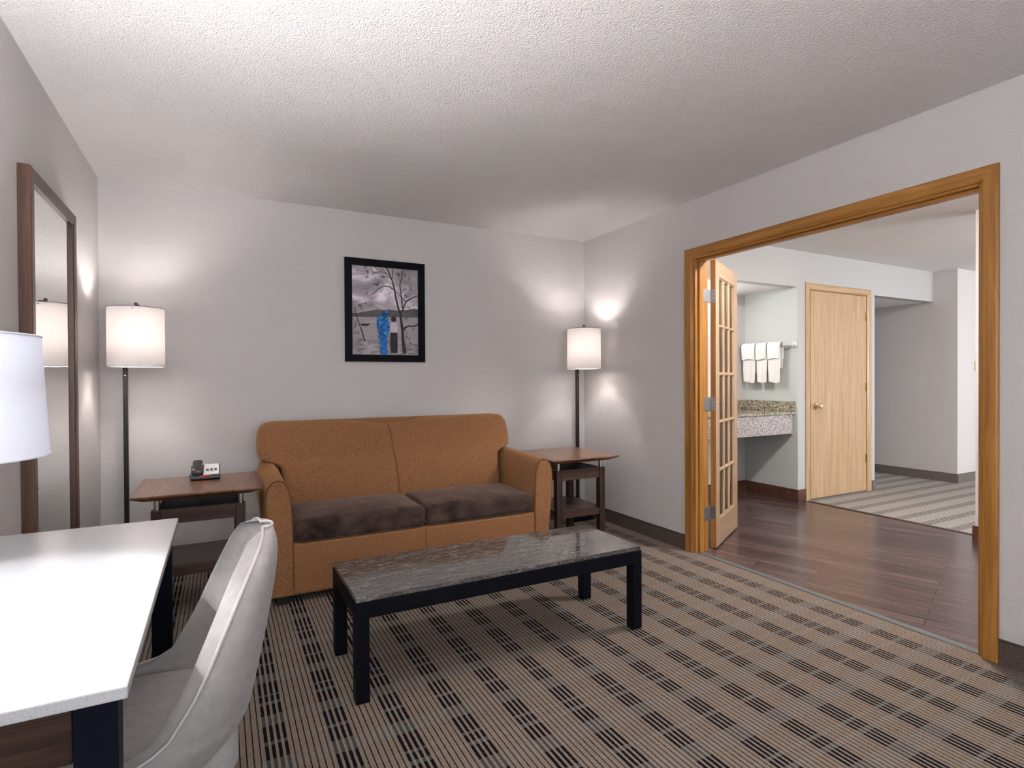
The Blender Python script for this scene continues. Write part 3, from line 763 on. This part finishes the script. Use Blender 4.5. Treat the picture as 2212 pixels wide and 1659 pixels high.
def floor_lamp(label, cx, cy, px, py):
    t = thing('floor_lamp', label, 'floor lamp', (px, py, 0), 'matching floor lamps')
    R0, R1, z0, z1 = .1375, .1385, 1.622, 1.292
    bx('base', M['black_metal'], t, (px - .105, px + .105, py - .105, py + .105, .0, .022), .003)
    bx('pole', M['bronze'], t, (px - .0120, px + .0120, py - .0120, py + .0120, .022, 1.640), .001)
    MB().lathe([(.0045, 0), (.0045, .005)], (px, py - .0168, 1.245), 10, 'y').build('switch', M['chrome'], t)
    d = Vector((cx - px, cy - py)); L_ = d.length; d /= L_; n_ = Vector((-d.y, d.x)) * .006; e = Vector((cx, cy)) + d * .045; a = Vector((px, py))
    MB().hexa([(*(a + n_), 1.628), (*(a - n_), 1.628), (*(e - n_), 1.628), (*(e + n_), 1.628), (*(a + n_), 1.640), (*(a - n_), 1.640), (*(e - n_), 1.640), (*(e + n_), 1.640)]).build('arm', M['bronze'], t, .001)
    MB().lathe([(.004, 1.606), (.004, 1.640), (.009, 1.641), (.009, 1.652), (.004, 1.656), (.001, 1.657)], (cx, cy, 0), 14).build('finial', M['bronze'], t, smooth=40)
    MB().lathe([(.018, 1.385), (.018, 1.43), (.010, 1.44)], (cx, cy, 0), 16).build('socket', M['bronze'], t, smooth=40)
    MB().tube([(cx - .018, cy, 1.40)] + [(cx - .055 * math.sin(math.pi * k / 12) ** .6 if k <= 6 else cx - .055 * math.sin(math.pi * k / 12) ** .6, cy, 1.41 + .198 * k / 12) for k in range(1, 13)], .0016, 6).tube([(cx + .018, cy, 1.40)] + [(cx + .055 * math.sin(math.pi * k / 12) ** .6, cy, 1.41 + .198 * k / 12) for k in range(1, 13)], .0016, 6).build('harp', M['bronze'], t, smooth=60)
    ring = lambda r, z: [(cx + r * math.cos(2 * math.pi * k / 48), cy + r * math.sin(2 * math.pi * k / 48), z) for k in range(48)]
    sh = MB().loft([ring(R1, z1), ring(R0, z0), ring(R0 - .003, z0), ring(R1 - .003, z1), ring(R1, z1)], (False, False)).build('lamp_shade', M['shade_floor'], t, smooth=50)
    for z, r in ((z1, R1), (z0, R0)):
        MB().tube([(cx + (r - .001) * math.cos(2 * math.pi * k / 48), cy + (r - .001) * math.sin(2 * math.pi * k / 48), z) for k in range(48)], .0016, 6, True).build('rim', M['bronze'], sh, smooth=60)
    MB().box(cx - .003, cx + .003, cy - R0, cy + R0, z0 - .014, z0 - .009).build('spider', M['bronze'], t)
    MB().lathe([(.001, .0), (.014, .006), (.024, .022), (.028, .040), (.024, .060), (.012, .074), (.001, .078)], (cx, cy, 1.432), 16).build('bulb', M['bulb_floor'], t, smooth=60)
    MB().lathe([(.001, .0), (.029, .0), (.029, .002), (.001, .004)], (cx, cy, 1.5105), 20).build('added_up_disc', M['cap_floor'], t)  # extra glowing disc, added to send more light up
    return t


floor_lamp('slim floor lamp between the mirror and the phone table', -.417, 3.780, -.497, 3.997)
floor_lamp('slim floor lamp in the corner behind the bare end table', 2.666, 3.797, 2.746, 4.014)

# ------------------------------------------------------------------ leaning tall mirror on the left wall
mi = thing('wall_mirror', 'tall mirror in a walnut frame hung behind the desk lamp', 'mirror', (XL, 2.97, .25))
a0, a1, b0, b1 = 2.612, 3.338, .30, 2.003; fwid = .052; xf = XL + .041


def fsec(o, i):   # depth section from the outer edge to the glass
    return [(XL + .001, o), (xf - .004, o), (xf, o + (i - o) * .10), (xf - .002, o + (i - o) * .86), (xf - .006, i), (XL + .001, i)]


for o_, i_, sgn in ((a0, a0 + fwid, 0), (a1, a1 - fwid, 1)):
    d = lambda y: abs(y - o_)
    MB().loft([[(x, y, b0 + d(y)) for x, y in fsec(o_, i_)], [(x, y, b1 - d(y)) for x, y in fsec(o_, i_)]]).build('frame_upright', M['walnut_frame_z'], mi, .001)
for o_, i_ in ((b0, b0 + fwid), (b1, b1 - fwid)):
    d = lambda z: abs(z - o_)
    MB().loft([[(x, a0 + d(z), z) for x, z in fsec(o_, i_)], [(x, a1 - d(z), z) for x, z in fsec(o_, i_)]]).build('frame_rail', M['walnut_frame_y'], mi, .001)
bx('mirror_glass', M['mirror'], mi, (XL + .018, XL + .025, a0 + fwid - .002, a1 - fwid + .002, b0 + fwid - .002, b1 - fwid + .002))

# ------------------------------------------------------------------ framed print on the back wall
pf = thing('framed_picture', 'black framed lakeside photo with one blue figure above the sofa', 'picture', (1.104, YB, 1.345))
fx0, fx1, fz0, fz1 = .803, 1.404, 1.346, 2.100; fw_ = .051
d0, d1 = YB - .024, YB - .001
for xa, xb, za, zb in ((fx0, fx0 + fw_, fz0, fz1), (fx1 - fw_, fx1, fz0, fz1)): bx('frame_upright', M['black_metal'], pf, (xa, xb, d0, d1, za, zb), .0015)
for za, zb in ((fz0, fz0 + fw_), (fz1 - fw_, fz1)): bx('frame_rail', M['black_metal'], pf, (fx0 + fw_, fx1 - fw_, d0, d1, za, zb), .0015)


def flatmat(name, stops, scale, sx=1, sz=1, detail=6, dist=0.3):
    t = NT(name); n = t.noise(t.map((sx, 1, sz)), scale, detail, 0.6, dist)
    return t.pbr(t.ramp(n, stops), 0.55, 0, None, 0.3)


g = lambda v, tint=(1.06, .97, 1.04): tuple(v * c for c in tint)
PM = [flatmat('print_sky', [(0.36, g(.27)), (0.50, g(.44)), (0.61, g(.90))], 5.5, .8, 1.3, 7, .5),
      flatmat('print_hills', [(0.3, g(.075)), (0.7, g(.13))], 40),
      flatmat('print_water', [(0.3, g(.30)), (0.7, g(.42))], 30, .25, 2.5),
      flatmat('print_shore', [(0.38, g(.16)), (0.62, g(.46))], 22, .6, 1.6),
      flatmat('print_dark', [(0.3, g(.020)), (0.7, g(.045))], 30),
      flatmat('print_blouse', [(0.3, g(.45)), (0.7, g(.65))], 40),
      flatmat('print_skirt', [(0.3, g(.020)), (0.7, g(.040))], 40),
      None,
      flatmat('print_leaf', [(0.3, g(.045)), (0.7, g(.09))], 30)]
t = NT('print_blue'); v = t.voronoi(t.map((1, 1, 1)), 34); e = t.new('ShaderNodeTexVoronoi', feature='DISTANCE_TO_EDGE'); t.l.new(t.map((1, 1, 1)), e.inputs['Vector']); e.inputs['Scale'].default_value = 34
PM[7] = t.pbr(t.mix(t.math('LESS_THAN', e.outputs['Distance'], .05), t.ramp(v['Color'], [(0.2, (.010, .10, .36)), (0.55, (.02, .20, .60)), (0.95, (.10, .38, .72))]), (.006, .03, .12)), 0.5, 0, None, .3)


def pq(a, b):   # a point of the print, in the frame's own plane
    L = 183 + 14 * (b - 210) / 1237; Rr = 1095 + 17 * (b - 283) / 1169
    u = (a - L) / (Rr - L); tp = 210 + 73 * u; bt = 1447 + 5 * u; v_ = (b - tp) / (bt - tp)
    return fx0 + fw_ + u * (fx1 - fx0 - 2 * fw_), fz1 - fw_ - v_ * (fz1 - fz0 - 2 * fw_)


pr = MB(); lay = [0]


def poly(pts, mi_, clip=True):
    pr.cur = mi_; lay[0] += 1; y = YB - .006 - .00003 * lay[0]; q = []
    for a, b in pts:
        x, z = pq(a, b); q.append((max(fx0 + fw_ - .002, min(fx1 - fw_ + .002, x)), y, max(fz0 + fw_ - .002, min(fz1 - fw_ + .002, z))))
    pr.add(q, [list(range(len(q)))])


def stroke(pts, wds, mi_):
    pr.cur = mi_; lay[0] += 1; y = YB - .006 - .00003 * lay[0]; Lp = []
    P2 = [Vector(pq(*p)) for p in pts]
    for i, p in enumerate(P2):
        d = (P2[min(i + 1, len(P2) - 1)] - P2[max(i - 1, 0)]).normalized(); n_ = Vector((-d.y, d.x))
        w_ = (wds[0] + (wds[1] - wds[0]) * i / (len(P2) - 1)) * .00055
        Lp.append((p + n_ * w_, p - n_ * w_))
    o = len(pr.v)
    for l, r in Lp: pr.v += [(l.x, y, l.y), (r.x, y, r.y)]
    for i in range(len(Lp) - 1): pr.f.append([o + 2 * i, o + 2 * i + 1, o + 2 * i + 3, o + 2 * i + 2]); pr.mi.append(mi_)


def leaves(a, b, sx, sz, n):
    for k in range(n):
        x, y = a + random.gauss(0, sx), b + random.gauss(0, sz); q = random.random() * 3.1; r1, r2 = random.uniform(9, 16), random.uniform(4, 7)
        poly([(x + r1 * math.cos(q), y + r1 * math.sin(q)), (x + r2 * math.cos(q + 1.57), y + r2 * math.sin(q + 1.57)), (x - r1 * math.cos(q), y - r1 * math.sin(q)), (x - r2 * math.cos(q + 1.57), y - r2 * math.sin(q + 1.57))], 8)


poly([(180, 200), (1100, 280), (1110, 935), (190, 930)], 0)
poly([(190, 870), (280, 870), (400, 845), (520, 825), (600, 830), (700, 822), (780, 835), (880, 830), (960, 825), (1040, 805), (1108, 815), (1108, 932), (190, 928)], 1)
poly([(190, 926), (1110, 930), (1112, 1325), (195, 1260)], 2)
poly([(195, 1228), (420, 1222), (700, 1245), (930, 1290), (1112, 1300), (1114, 1460), (196, 1455)], 3)
poly([(300, 1020), (420, 1018), (440, 1026), (400, 1052), (320, 1050)], 4)
stroke([(915, 1430), (905, 1340), (890, 1250), (885, 1130), (870, 1020), (852, 890)], (26, 16), 4)
stroke([(852, 890), (815, 780), (785, 660), (770, 560), (735, 430), (690, 320), (650, 240)], (14, 7), 4)
stroke([(852, 890), (895, 790), (935, 710), (1000, 670), (1108, 625)], (11, 6), 4)
stroke([(890, 1110), (920, 1070), (960, 1050), (1050, 1050), (1112, 1020)], (13, 9), 4)
stroke([(880, 800), (868, 680), (850, 560), (840, 480), (870, 380), (880, 270)], (9, 5), 4)
stroke([(930, 715), (870, 660), (785, 570)], (6, 4), 4)
stroke([(770, 560), (700, 505), (620, 500), (540, 540), (480, 600), (420, 630)], (7, 3), 4)
stroke([(735, 430), (660, 330), (570, 245)], (6, 3), 4)
stroke([(740, 400), (738, 320), (738, 250)], (5, 4), 4)
stroke([(660, 330), (580, 300), (480, 320)], (4, 3), 4)
stroke([(365, 1270), (330, 1140), (290, 1030), (260, 930), (235, 840)], (9, 4), 4)
stroke([(885, 830), (930, 790), (990, 800)], (4, 3), 4)
stroke([(920, 1090), (940, 1140), (935, 1250)], (4, 3), 4)
stroke([(870, 575), (900, 550), (930, 540)], (4, 3), 4)
for a, b, sx, sz, n in ((395, 300, 14, 22, 12), (500, 310, 16, 14, 8), (600, 370, 34, 16, 16), (515, 470, 18, 16, 14), (470, 340, 8, 8, 4), (385, 385, 8, 6, 4), (815, 330, 16, 26, 10), (900, 345, 16, 12, 8), (970, 400, 9, 14, 8), (990, 530, 14, 14, 7), (935, 635, 14, 12, 11), (930, 945, 26, 14, 12), (310, 765, 24, 18, 12), (360, 740, 10, 12, 5), (240, 800, 22, 40, 10), (230, 1040, 22, 40, 22), (250, 1150, 20, 18, 8), (960, 1370, 20, 30, 12), (970, 1230, 14, 20, 6), (990, 1285, 14, 4, 5), (390, 605, 6, 6, 3), (725, 540, 8, 5, 3), (1030, 1090, 14, 8, 5), (360, 235, 12, 10, 5), (490, 240, 10, 6, 4)):
    leaves(a, b, sx, sz, n)
# the woman in a long dark skirt
poly([(708, 1140), (806, 1138), (812, 1300), (810, 1422), (716, 1422), (706, 1270)], 6)
poly([(706, 1040), (722, 1005), (752, 992), (790, 1000), (815, 1030), (812, 1090), (800, 1142), (708, 1142), (702, 1090)], 5)
poly([(706, 1060), (700, 1110), (690, 1165), (700, 1172), (716, 1120)], 5)
poly([(715, 960), (724, 925), (752, 914), (780, 925), (792, 950), (785, 982), (760, 996), (735, 990), (725, 978)], 4)
# the blue patterned figure
poly([(570, 1435), (573, 1330), (555, 1290), (560, 1250), (540, 1220), (538, 1180), (550, 1150), (530, 1080), (520, 1020), (530, 930), (580, 905), (600, 880), (610, 850), (640, 838), (668, 850), (680, 880), (672, 910), (660, 930), (685, 960), (688, 1030), (700, 1060), (690, 1150), (678, 1180), (676, 1250), (668, 1290), (665, 1360), (680, 1430), (640, 1445), (600, 1438)], 7)
o = pr.build('print', PM, pf); bx('backing', M['black_plastic'], pf, (fx0 + .02, fx1 - .02, YB - .0055, YB - .002, fz0 + .02, fz1 - .02))

# ------------------------------------------------------------------ coffee table
ct = thing('coffee_table', 'long low black coffee table with a dark granite top', 'coffee table', (1.12, 2.33, 0))
cx0, cx1, cy0, cy1 = .437, 1.803, 2.092, 2.562; L_ = .052; zt = .378
for xx in (cx0, cx1 - L_):
    for yy in (cy0, cy1 - L_): bx('leg', M['black_metal'], ct, (xx, xx + L_, yy, yy + L_, 0, zt), .0015)
for yy in (cy0 + .0005, cy1 - .0305): bx('rail', M['black_metal'], ct, (cx0 + L_, cx1 - L_, yy, yy + .030, zt - .062, zt), .0015)
for xx in (cx0 + .0005, cx1 - .0305): bx('rail', M['black_metal'], ct, (xx, xx + .030, cy0 + L_, cy1 - L_, zt - .062, zt), .0015)
bx('granite_top', M['granite'], ct, (cx0 + .003, cx1 - .004, cy0 + .004, cy1 - .002, zt + .0005, zt + .0195), .002)

# ------------------------------------------------------------------ desk
dk = thing('desk', 'white quartz topped desk with black steel legs under the mirror', 'desk', (-.38, 1.58, 0))
dx0, dx1, dy0, dy1, dz = XL + .004, -.127, 1.008, 2.170, .752
bx('desktop', M['quartz'], dk, (dx0, dx1, dy0, dy1, dz - .020, dz), .0025)
for yy in (dy0 + .028, dy1 - .078):
    for xx in (dx1 - .072, dx0 + .012): bx('leg', M['navy_metal'], dk, (xx, xx + .056, yy, yy + .048, 0, dz - .0205), .0015)
    bx('foot_bar', M['navy_metal'], dk, (dx0 + .068, dx1 - .072, yy + .004, yy + .044, .004, .044), .0015)
for yy in (dy0 + .045, dy1 - .065): bx('apron', M['walnut_x'], dk, (dx0 + .070, dx1 - .076, yy, yy + .018, .630, dz - .021), .001)
bx('back_apron', M['walnut_y'], dk, (dx0 + .020, dx0 + .038, dy0 + .078, dy1 - .080, .630, dz - .021), .001)

# ------------------------------------------------------------------ desk lamp
lx, ly = -.452, 1.352
dl = thing('table_lamp', 'white shaded table lamp standing on the quartz desk', 'table lamp', (lx, ly, dz))
MB().lathe([(.001, .0), (.048, .0), (.050, .006), (.048, .014), (.03, .022), (.014, .03), (.012, .12), (.020, .16), (.020, .20), (.012, .24), (.010, .36), (.018, .365), (.018, .373), (.001, .374)], (lx, ly, dz + .0005), 28).build('base', M['bronze'], dl, smooth=40)
ring = lambda r, z: [(lx + r * math.cos(2 * math.pi * k / 56), ly + r * math.sin(2 * math.pi * k / 56), z) for k in range(56)]
z0, z1, R0, R1 = 1.298, 1.070, .149, .161
sh = MB().loft([ring(R1, z1), ring(R0, z0), ring(R0 - .003, z0), ring(R1 - .003, z1), ring(R1, z1)], (False, False)).build('lamp_shade', M['shade_desk'], dl, smooth=50)
for z, r in ((z1 + .002, R1), (z0 - .002, R0)):
    MB().tube([(lx + r * math.cos(2 * math.pi * k / 56), ly + r * math.sin(2 * math.pi * k / 56), z) for k in range(56)], .0022, 6, True).build('rim', M['shade_desk'], sh, smooth=60)
MB().box(lx - .003, lx + .003, ly - R0, ly + R0, z0 - .012, z0 - .007).build('spider', M['bronze'], dl)
MB().lathe([(.001, .0), (.014, .006), (.024, .022), (.028, .040), (.024, .060), (.012, .074), (.001, .078)], (lx, ly, 1.125), 16).build('bulb', M['bulb_desk'], dl, smooth=60)
MB().lathe([(.001, .0), (.029, .0), (.029, .002), (.001, .004)], (lx, ly, 1.2035), 20).build('added_up_disc', M['cap_desk'], dl)  # glowing disc added over the bulb to brighten the ceiling
MB().lathe([(.004, .0), (.004, .03), (.009, .034), (.006, .046), (.001, .048)], (lx, ly, z0 - .012), 12).build('finial', M['bronze'], dl, smooth=40)

# ------------------------------------------------------------------ upholstered desk chair (faces -x, towards the desk)
CY = 1.502
chx = thing('desk_chair', 'grey upholstered chair with a curved back pulled up to the desk', 'chair', (-.18, CY, 0))


def lerp_tab(tab, z):
    if z <= tab[0][0]: return tab[0][1]
    for (a, va), (b, vb) in zip(tab, tab[1:]):
        if z <= b: return va + (vb - va) * (z - a) / (b - a)
    return tab[-1][1]


EDGE = [(.30, -.34), (.36, -.44), (.43, -.475), (.452, -.36), (.462, -.24), (.472, -.155), (.50, -.100), (.59, -.042), (.65, -.016), (.75, .028), (.80, .052), (.83, .070), (.855, .088)]
BACK = [(.30, -.16), (.33, -.07), (.36, -.02), (.39, .010), (.43, .040), (.47, .060), (.55, .076), (.66, .098), (.75, .114), (.80, .120), (.83, .121), (.855, .112)]
WID = [(.30, .16), (.36, .215), (.43, .238), (.47, .246), (.59, .243), (.66, .235), (.72, .224), (.77, .208), (.80, .192), (.820, .172), (.836, .148), (.847, .115), (.853, .078), (.8555, .030)]
zs = [.30, .33, .36, .395, .43, .445, .455, .465, .475, .49, .51, .54, .58, .62, .66, .70, .735, .765, .79, .81, .826, .84, .850, .8555]
NA = 36


NS, NB = 9, 36           # points along each straight side and around the back
NA = 2 * NS + NB


def shell_pt(z, k, inset=0.0, outset=0.0):
    w_ = lerp_tab(WID, z) - inset; e = lerp_tab(EDGE, z); b = lerp_tab(BACK, z) - inset
    e -= outset * max(0, min(1, (z - .44) / .08))
    dd = min(b - e, .185); xs = b - dd; f = max(0, min(1, (z - .40) / .12))
    if k < NS or k > NS + NB:
        t_ = k / NS if k < NS else (NA - k) / NS; sg = -1 if k < NS else 1
        x = e + (xs - e) * t_; return (x, CY + sg * w_ * (1 - .10 * min(1, (xs - x) / .3)), z)
    a = -math.pi / 2 + math.pi * (k - NS) / NB
    sy = math.copysign(abs(math.sin(a)) ** (.86 - .14 * f), math.sin(a)); cxp = abs(math.cos(a)) ** (.90 - .10 * f)
    return (xs + dd * cxp, CY + w_ * sy, z)


outer = [[shell_pt(z, k) for k in range(NA + 1)] for z in zs]
TH = .036
inner = [[shell_pt(z - (.014 * (z - .76) / .0955 if z > .76 else 0), k, TH * (1 if z < .80 else 1 - .45 * (z - .80) / .0555), .034) for k in range(NA + 1)] for z in zs]
sm = MB()
o0 = len(sm.v)
for lp in outer: sm.v += lp
i0 = len(sm.v)
for lp in inner: sm.v += lp
n1 = NA + 1
for a in range(len(zs) - 1):
    for k in range(NA):
        for base in (o0, i0):
            sm.f.append([base + a * n1 + k, base + a * n1 + k + 1, base + (a + 1) * n1 + k + 1, base + (a + 1) * n1 + k]); sm.mi.append(0)
    for k in (0, NA):
        sm.f.append([o0 + a * n1 + k, o0 + (a + 1) * n1 + k, i0 + (a + 1) * n1 + k, i0 + a * n1 + k]); sm.mi.append(0)
for a in (0, len(zs) - 1):
    for k in range(NA): sm.f.append([o0 + a * n1 + k, o0 + a * n1 + k + 1, i0 + a * n1 + k + 1, i0 + a * n1 + k]); sm.mi.append(0)
shell = sm.build('back_shell', M['grey_fabric'], chx, smooth=75, weld=True)
s = shell.modifiers.new('soft', 'SUBSURF'); s.levels = 1; s.render_levels = 2
rim = [outer[a][0] for a in range(4, len(zs))] + [outer[-1][k] for k in range(1, NA)] + [outer[a][NA] for a in range(len(zs) - 1, 3, -1)]
MB().tube(rim, .0036, 6).build('piping', M['grey_piping'], chx, smooth=60)


def seat_fit(P):   # squeeze the seat's back corners to follow the shell
    u = max(0, (P.x + .22) / .24); k = 1 - .20 * u ** 2
    return (P.x, CY + (P.y - CY) * k, P.z)


MB().softbox(-.470, .030, CY - .206, CY + .206, .345, .462, .040, 14, .014, seat_fit).build('seat_cushion', M['grey_fabric'], chx, smooth=80, weld=True)
for x, y, ox, oy in ((-.40, CY - .17, -.03, -.03), (-.40, CY + .17, -.03, .03), (-.04, CY - .15, .05, -.03), (-.04, CY + .15, .05, .03)):
    MB().tube([(x + ox, y + oy, 0), (x, y, .335)], [.010, .017], 12).build('leg', M['black_metal'], chx, smooth=60)
MB().box(-.40, -.06, CY - .15, CY + .15, .318, .344).build('seat_frame', M['black_metal'], chx, .004)

# ------------------------------------------------------------------ unseen uplight, added to bounce light off the ceiling
ux, uy = -.455, .60
ul = thing('fill_uplight', 'added bronze torchiere uplight by the left wall, out of view', 'floor lamp', (ux, uy, 0))
MB().lathe([(.001, 0), (.14, 0), (.145, .008), (.13, .02), (.03, .03), (.013, .05), (.012, 1.12), (.03, 1.14), (.001, 1.145)], (ux, uy, 0), 28).build('stand', M['bronze'], ul, smooth=40)
MB().lathe([(.02, 1.135), (.09, 1.16), (.15, 1.215), (.172, 1.26), (.166, 1.26), (.144, 1.22), (.085, 1.17), (.001, 1.15)], (ux, uy, 0), 36).build('bowl', M['bronze'], ul, smooth=60)
MB().lathe([(.001, 1.205), (.115, 1.205), (.115, 1.212), (.001, 1.212)], (ux, uy, 0), 28).build('bulb', M['up_fill'], ul)
